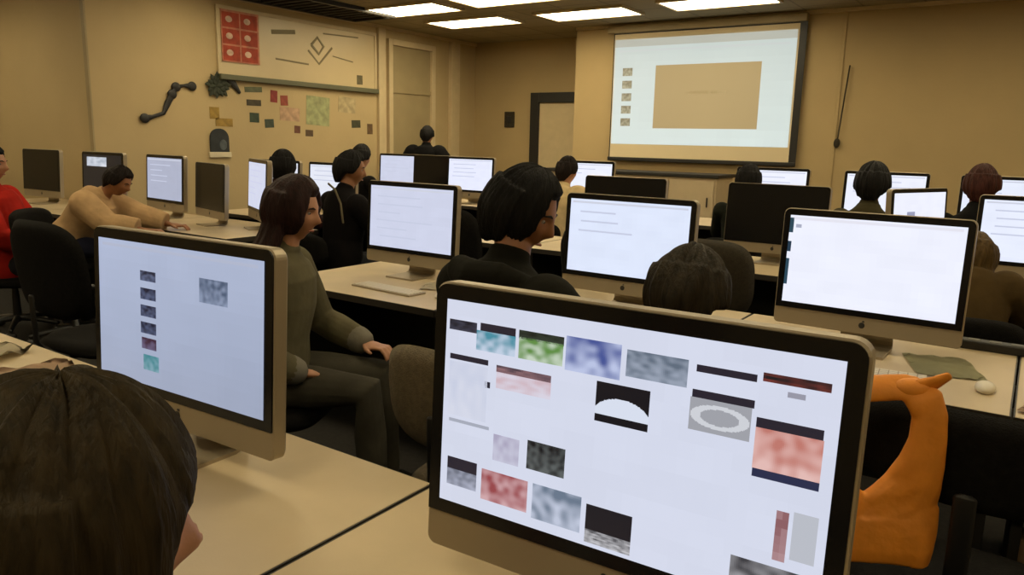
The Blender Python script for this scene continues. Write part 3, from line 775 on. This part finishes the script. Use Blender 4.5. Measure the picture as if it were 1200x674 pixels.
for x, y, r, lab in ((-4.32, 4.0, -12, 'black office chair under the person in the black jacket'), (-5.25, 4.15, 6, 'black office chair under the person in the maroon top'),
    (-6.18, 2.50, -50, 'black office chair under the person in the red shirt'), (-5.56, 2.62, -56, 'black office chair under the stooping person in the peach shirt'),
    (-.20, 3.98, 4, 'black office chair under the chestnut-haired person'), (-3.60, 6.0, -8, 'black office chair under the person in the cream shirt'),
    (-1.90, 6.0, 0, 'black office chair under the far person below the projection screen'), (-1.0, 6.0, 0, 'black office chair under the far person in olive'),
    (-.32, 5.98, 0, 'black office chair under the reddish-haired person'), (-6.25, 6.02, 0, 'black office chair under the far person in black')):
    st = .61 if 'peach' in lab else .44
    office_chair(x, y, R_(r), lab, 'black', .80 if st < .5 else .95, .46, False, st)
# pale strap on the black jacket
b = BM(); tube(b, [(-4.20, 3.79, 1.16), (-4.155, 3.81, 1.12), (-4.12, 3.83, 1.02), (-4.12, 3.85, .88)], [(.012, .005)]*4, 8)
tag(obj('bag_strap', b, cloth('strap', (.20, .17, .11)), None, True), 'pale strap running down the back of the black jacket', 'strap')

# ------------------------------------------------------------------ orange bag on the chair
def orange_bag():
    t = thing('tote_bag', 'bright orange cloth bag hanging by its handles from the black chair', 'bag', (-.222, 1.66, .625), R_(31))
    b = BM()
    PR = [(0, .148, .034), (.03, .152, .040), (.07, .155, .038), (.10, .155, .032), (.125, .154, .024)]
    lay = []
    for z, hw, dp in PR:
        ring = []
        for k in range(36):
            a = 2*PI*k/36
            x = hw*math.copysign(abs(math.cos(a))**.35, math.cos(a)); y = dp*math.copysign(abs(math.sin(a))**.7, math.sin(a))
            zz = z + (-.035*max(0, 1-(x/.10)**2) if z > .12 else 0) + (.008*math.sin(x*40) if z == 0 else 0)
            ring.append((x, y, zz))
        lay.append(ring)
    loft(b, lay)
    for sd in (-1, 1):
        R0 = [(.05, -.05, .150), (.09, -.03, .155), (.13, .008, .157), (.17, .038, .158), (.22, .062, .158), (.27, .076, .156), (.32, .078, .151), (.352, .062, .140)]
        pts = [(sd*(a_+c_)/2, .004, z) for z, a_, c_ in R0]; rr = [((c_-a_)/2, .034-.05*(z-.05)) for z, a_, c_ in R0]
        if sd < 0: pts += [(-.03, .012, .368)]; rr += [(.03, .016)]
        pts += [(.075, .02, .375)]; rr += [(.03, .016)]
        tube(b, pts, rr, 18, side=(1, 0, 0))
    for v in b.verts:
        v.co.y += .006*noise.noise(Vector((v.co.x*16, v.co.z*7, 3.1)))+.003*math.sin(v.co.x*95+v.co.z*14)
    remeshed('pouch', b, .004, 8, M['orange'], t)
    b = BM(); ball(b, (.075, .02, .372), (.048, .024, .022)); tube(b, [(.09, .02, .375), (.12, .012, .388), (.142, .006, .405)], [(.022, .012), (.02, .008), (.012, .006)], 10)
    obj('knot', b, M['orange'], t, True)
    return t
orange_bag()
# shelf and box below the right-hand desk
t = thing('low_shelf', 'low wooden shelf with pale edge under the right-hand second-row desk', 'shelf', (.36, 2.72, 0))
obj('board', box(BM(), (-.42, -.16, .42), (.42, .16, .44), .003), M['desk'], t)
for s in (-1, 1): obj('leg', box(BM(), (s*.38-.012, -.14, 0), (s*.38+.012, .14, .42)), M['deskleg'], t)
t = thing('cardboard_box', 'brown cardboard box standing below the low shelf', 'box', (.3, 2.76, 0))
obj('carton', box(BM(), (-.24, -.12, 0), (.24, .12, .33), .006), M['card'], t)
obj('tape', box(BM(), (-.242, -.02, .329), (.242, .02, .3315)), M['paper'], t)

# ------------------------------------------------------------------ end wall
t = thing('projection_screen', 'large pull-down projection screen on the end wall, projector light painted as emission', 'projection screen', (-3.61, YB-.06, 0))
obj('screen_case', box(BM(), (-1.25, -.05, 2.90), (1.25, .06, 2.99), .01), M['door'], t)
obj('fabric', box(BM(), (-1.16, -.004, 1.33), (1.17, .004, 2.90)), mat('screen_fabric', (.62, .52, .34), .8), t)
b = BM(); box(b, (-1.172, -.006, 1.33), (-1.16, .006, 2.90)); box(b, (1.17, -.006, 1.33), (1.25, .006, 2.90)); box(b, (-1.16, -.005, 2.885), (1.17, -.0041, 2.90))
obj('black_border', b, M['black'], t)
obj('bottom_bar', box(BM(), (-1.19, -.016, 1.28), (1.25, .016, 1.33), .008), M['black'], t)
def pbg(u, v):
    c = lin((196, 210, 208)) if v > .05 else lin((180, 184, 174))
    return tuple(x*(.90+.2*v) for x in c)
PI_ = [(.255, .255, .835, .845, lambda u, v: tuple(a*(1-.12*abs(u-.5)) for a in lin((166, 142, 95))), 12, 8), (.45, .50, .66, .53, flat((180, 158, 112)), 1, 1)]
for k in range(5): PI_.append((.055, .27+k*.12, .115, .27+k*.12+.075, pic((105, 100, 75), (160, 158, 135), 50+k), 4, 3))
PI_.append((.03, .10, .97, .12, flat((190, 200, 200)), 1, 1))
screen_mesh('emissive_picture', 2.30, 1.32, -.006, PI_, pbg, t, .0, 2.16, M['projected'], seed=20)  # projector's light is painted as emission on the picture itself
t = thing('pull_cord', 'thin dark cord hanging on the end wall right of the projection screen', 'cord', (-1.90, YB-.03, 0))
obj('cord', tube(BM(), [(.02, 0, 2.40), (.0, 0, 2.1), (-.03, 0, 1.62)], [.008]*3, 8), M['chair_brown'], t)
obj('handle', ball(BM(), (-.035, 0, 1.56), (.035, .018, .055)), M['chair_brown'], t)
t = thing('low_cabinet', 'long tan cabinet with dark top under the projection screen', 'cabinet', (-4.2, 8.85, 0))
obj('body', box(BM(), (-1.15, -.25, 0), (1.15, .3, 1.13), .004), M['desk'], t)
obj('cabinet_top', box(BM(), (-1.18, -.28, 1.13), (1.18, .32, 1.17), .005), M['deskleg'], t)
for k in range(4):
    dd = obj('door', box(BM(), (-1.12+k*.565, -.268, .08), (-1.12+k*.565+.55, -.25, 1.10), .004), M['desk'], t)
    obj('handle', tube(BM(), [(-1.12+k*.565+.48, -.275, .8), (-1.12+k*.565+.48, -.275, .9)], [.008, .008], 8), M['chair_metal'], dd)
t = thing('wall_switch', 'small dark switch plate on the recess wall left of the black door frame', 'switch', (-7.0, YR, 1.84))
obj('plate', box(BM(), (-.09, -.03, -.12), (.09, 0, .12), .008), M['chair_brown'], t)
obj('button', box(BM(), (-.04, -.04, -.05), (.04, -.03, .05), .006), M['black'], t)

# ------------------------------------------------------------------ left wall: board and pinned things
t = thing('whiteboard', 'wide whiteboard with faint drawings high on the left wall', 'whiteboard', (XL, 6.6, 0))
obj('board', box(BM(), (0, -1.2, 2.16), (.02, 1.2, 2.86)), M['whiteboard'], t)
b = BM(); box(b, (0, -1.24, 2.86), (.03, 1.24, 2.90), .004); box(b, (0, -1.24, 2.16), (.03, -1.2, 2.86), .004); box(b, (0, 1.2, 2.16), (.03, 1.24, 2.86), .004)
obj('frame', b, M['trim'], t)
obj('tray', box(BM(), (0, -1.24, 2.10), (.07, 1.24, 2.16), .008), mat('tray_grey_green', (.11, .11, .065), .6), t)
b = BM()
def stroke(pts, r=.012): tube(b, [(.022, p[0], p[1]) for p in pts], [(.003, r)]*len(pts), 6, side=(1, 0, 0))
stroke([(.10, 2.62), (.22, 2.52), (.3, 2.62), (.2, 2.72), (.10, 2.62)], .02); stroke([(.05, 2.55), (.22, 2.40), (.44, 2.62)], .016)
stroke([(-.5, 2.70), (-.15, 2.74)], .03); stroke([(-.45, 2.40), (.05, 2.38)], .012); stroke([(.45, 2.52), (.8, 2.48)], .008); stroke([(.3, 2.78), (.9, 2.80)], .01)
obj('marker_drawing', b, mat('marker_grey', (.22, .18, .10), .7), t)
def pinned(name, y, z, w, h, m, label, cat='paper', x=XL, th=.004, rot=0, x_off=0):
    b = BM(); box(b, (0, -w/2, -h/2), (th, w/2, h/2))
    bmesh.ops.rotate(b, verts=b.verts[:], cent=(0, 0, 0), matrix=Matrix.Rotation(rot, 3, 'X'))
    o = obj(name, b, m, None, False, (x+x_off, y, z))
    return tag(o, label, cat)
cm = lambda k, c: mat('print_'+k, c, .7, var=.25, scale=14)
t = thing('poster', 'red and white poster at the left end of the whiteboard', 'poster', (XL+.03, 5.66, 2.58))
obj('sheet', box(BM(), (0, -.25, -.28), (.006, .25, .28)), cm('pink', (.50, .20, .12)), t)
for i in range(2):
    for j in range(3):
        pn = obj('red_panel', box(BM(), (.0062, -.235+i*.24, -.265+j*.18), (.009, -.015+i*.24, -.105+j*.18)), M.setdefault('pred', cm('red', (.36, .05, .022))), t)
        obj('pale_spot', ball(BM(), (.010, -.15+i*.24, -.18+j*.18), (.004, .045, .035), 10, 6), M.setdefault('pspot', cm('spot', (.60, .42, .32))), pn)
# black zigzag garland
b = BM(); pts = [(4.47, 1.64), (4.56, 1.66), (4.68, 1.70), (4.73, 1.80), (4.79, 1.90), (4.84, 1.98), (4.93, 2.0), (5.03, 2.0)]
tube(b, [(XL+.02, y, z) for y, z in pts], [(.014, .04), (.012, .02), (.012, .022), (.013, .035), (.013, .035), (.013, .03), (.012, .014), (.014, .04)], 10, side=(1, 0, 0))
for y, z in (pts[0], pts[4], pts[5], pts[7]): ball(b, (XL+.02, y, z), (.018, .055, .05), 12, 8)
tag(obj('wall_garland', b, M['black'], None, True), 'black zigzag garland pinned on the left wall left of the whiteboard', 'decoration')
b = BM()
for k in range(22):
    a = k*2.399; r = -.03+.085*math.sqrt(k/22)
    c = Vector((XL+.02, 5.34+r*math.cos(a)*1.3, 2.03+r*math.sin(a)))
    tube(b, [c, c+Vector((.01, .06*math.cos(a), .06*math.sin(a))), c+Vector((.014, .10*math.cos(a), .10*math.sin(a)))], [(.006, .012), (.006, .03), (.004, .006)], 8, side=(1, 0, 0))
tag(obj('hanging_leaf_cutout', b, cm('leafgreen', (.022, .028, .014)), None, True), 'dark green leafy cutout on the left wall below the red poster', 'decoration')
b = BM(); tube(b, [(XL+.02, 5.46, 2.13), (XL+.02, 5.54, 2.08), (XL+.02, 5.63, 1.97)], [(.012, .04), (.012, .045), (.010, .02)], 8, side=(1, 0, 0))
tag(obj('hanging_paper_strip', b, M['black'], None, True), 'black diagonal strip right of the dark green leafy cutout', 'decoration')
pinned('picture_note', 5.30, 1.73, .12, .13, cm('amber', (.30, .19, .035)), 'amber note on the left wall above the arched picture')
pinned('picture_note', 5.42, 1.63, .22, .09, cm('ochre', (.30, .19, .04)), 'ochre strip of paper just above the arched picture')
t = thing('arched_picture', 'dark arched picture with pale lower edge on the left wall', 'picture', (XL, 5.34, 1.42))
b = BM(); o2 = outline(-.12, -.12, .12, .14, .11, .004); loft(b, [[(xx, y, z) for y, z in o2] for xx in (0, .02)]); obj('panel', b, cm('nearblack', (.018, .022, .026)), t)
b = BM(); box(b, (.0, -.14, -.18), (.03, .14, -.12), .004); obj('ledge', b, M['paper'], t)
b = BM(); ball(b, (.022, .04, -.04), (.006, .05, .06), 10, 6); obj('inset', b, cm('slate', (.07, .085, .10)), t)
PN = [(5.83, 2.02, .24, .06, 'greengrey', (.10, .11, .06), 'grey-green caption strip, uppermost of the column below the board tray'),
 (5.83, 1.87, .20, .07, 'darkbrown', (.05, .04, .022), 'dark brown caption strip in the middle of the column below the board tray'),
 (5.83, 1.70, .13, .11, 'deepgreen', (.03, .05, .03), 'deep green square, lowest of the column below the board tray'),
 (6.04, 1.64, .13, .10, 'teal', (.04, .055, .04), 'dark teal card right of the deep green square'),
 (6.12, 1.96, .10, .14, 'crimson', (.22, .03, .025), 'crimson card below the middle of the board tray'),
 (6.27, 1.92, .11, .12, 'scarlet', (.26, .055, .035), 'scarlet card just right of the crimson card'),
 (6.35, 1.76, .30, .16, 'rose', (.46, .30, .19), 'rose-tinted sheet below the scarlet card'),
 (6.80, 1.82, .38, .36, 'palegreen', (.32, .34, .17), 'large pale green sheet, biggest paper under the whiteboard'),
 (6.46, 1.58, .09, .09, 'maroonp', (.13, .05, .03), 'small maroon card under the rose-tinted sheet'),
 (6.65, 1.54, .12, .08, 'umber', (.09, .055, .03), 'umber card under the pale green sheet'),
 (7.46, 1.68, .16, .10, 'moss', (.05, .05, .025), 'moss green card at the right end of the pinned papers'),
 (7.30, 1.92, .30, .20, 'sand', (.42, .34, .19), 'sand-coloured sheet under the right end of the board tray'),
 (7.72, 1.62, .10, .14, 'brownp', (.12, .07, .03), 'brown card beside the pale pilaster'),
 (7.52, 2.26, .10, .12, 'olivep', (.12, .10, .05), 'olive card stuck on the lower right of the whiteboard')]
for y, z, w, h, k, c, lab in PN:
    pinned('picture_card', y, z, w, h, cm(k, c), lab, 'paper', rot=rnd.uniform(-.06, .06), x_off=.0205 if 'stuck on' in lab else 0)

# ------------------------------------------------------------------ camera, world, view
Fv, Rv, Uv = Vector((-0.55339273, 0.81176089, -0.18654956)), Vector((0.82353414, 0.56678577, 0.02335419)), Vector((-0.12469166, 0.14070589, 0.98216793))
cam = bpy.data.cameras.new('camera'); co = bpy.data.objects.new('camera', cam); COL.objects.link(co)
m3 = Matrix((Rv, Uv, -Fv)).transposed()
co.matrix_world = Matrix.Translation((0, 0, 1.4767)) @ m3.to_4x4()
cam.sensor_width = 36; cam.lens = 891.57/1200*36; cam.clip_start = .02
S.camera = co
w = bpy.data.worlds.new('world'); S.world = w; w.use_nodes = True
w.node_tree.nodes['Background'].inputs[0].default_value = (1, .8, .5, 1); w.node_tree.nodes['Background'].inputs[1].default_value = .0
S.view_settings.view_transform = 'Standard'; S.view_settings.look = 'None'
S.view_settings.exposure = 0.0; S.view_settings.gamma = 1; S.view_settings.use_curve_mapping = False
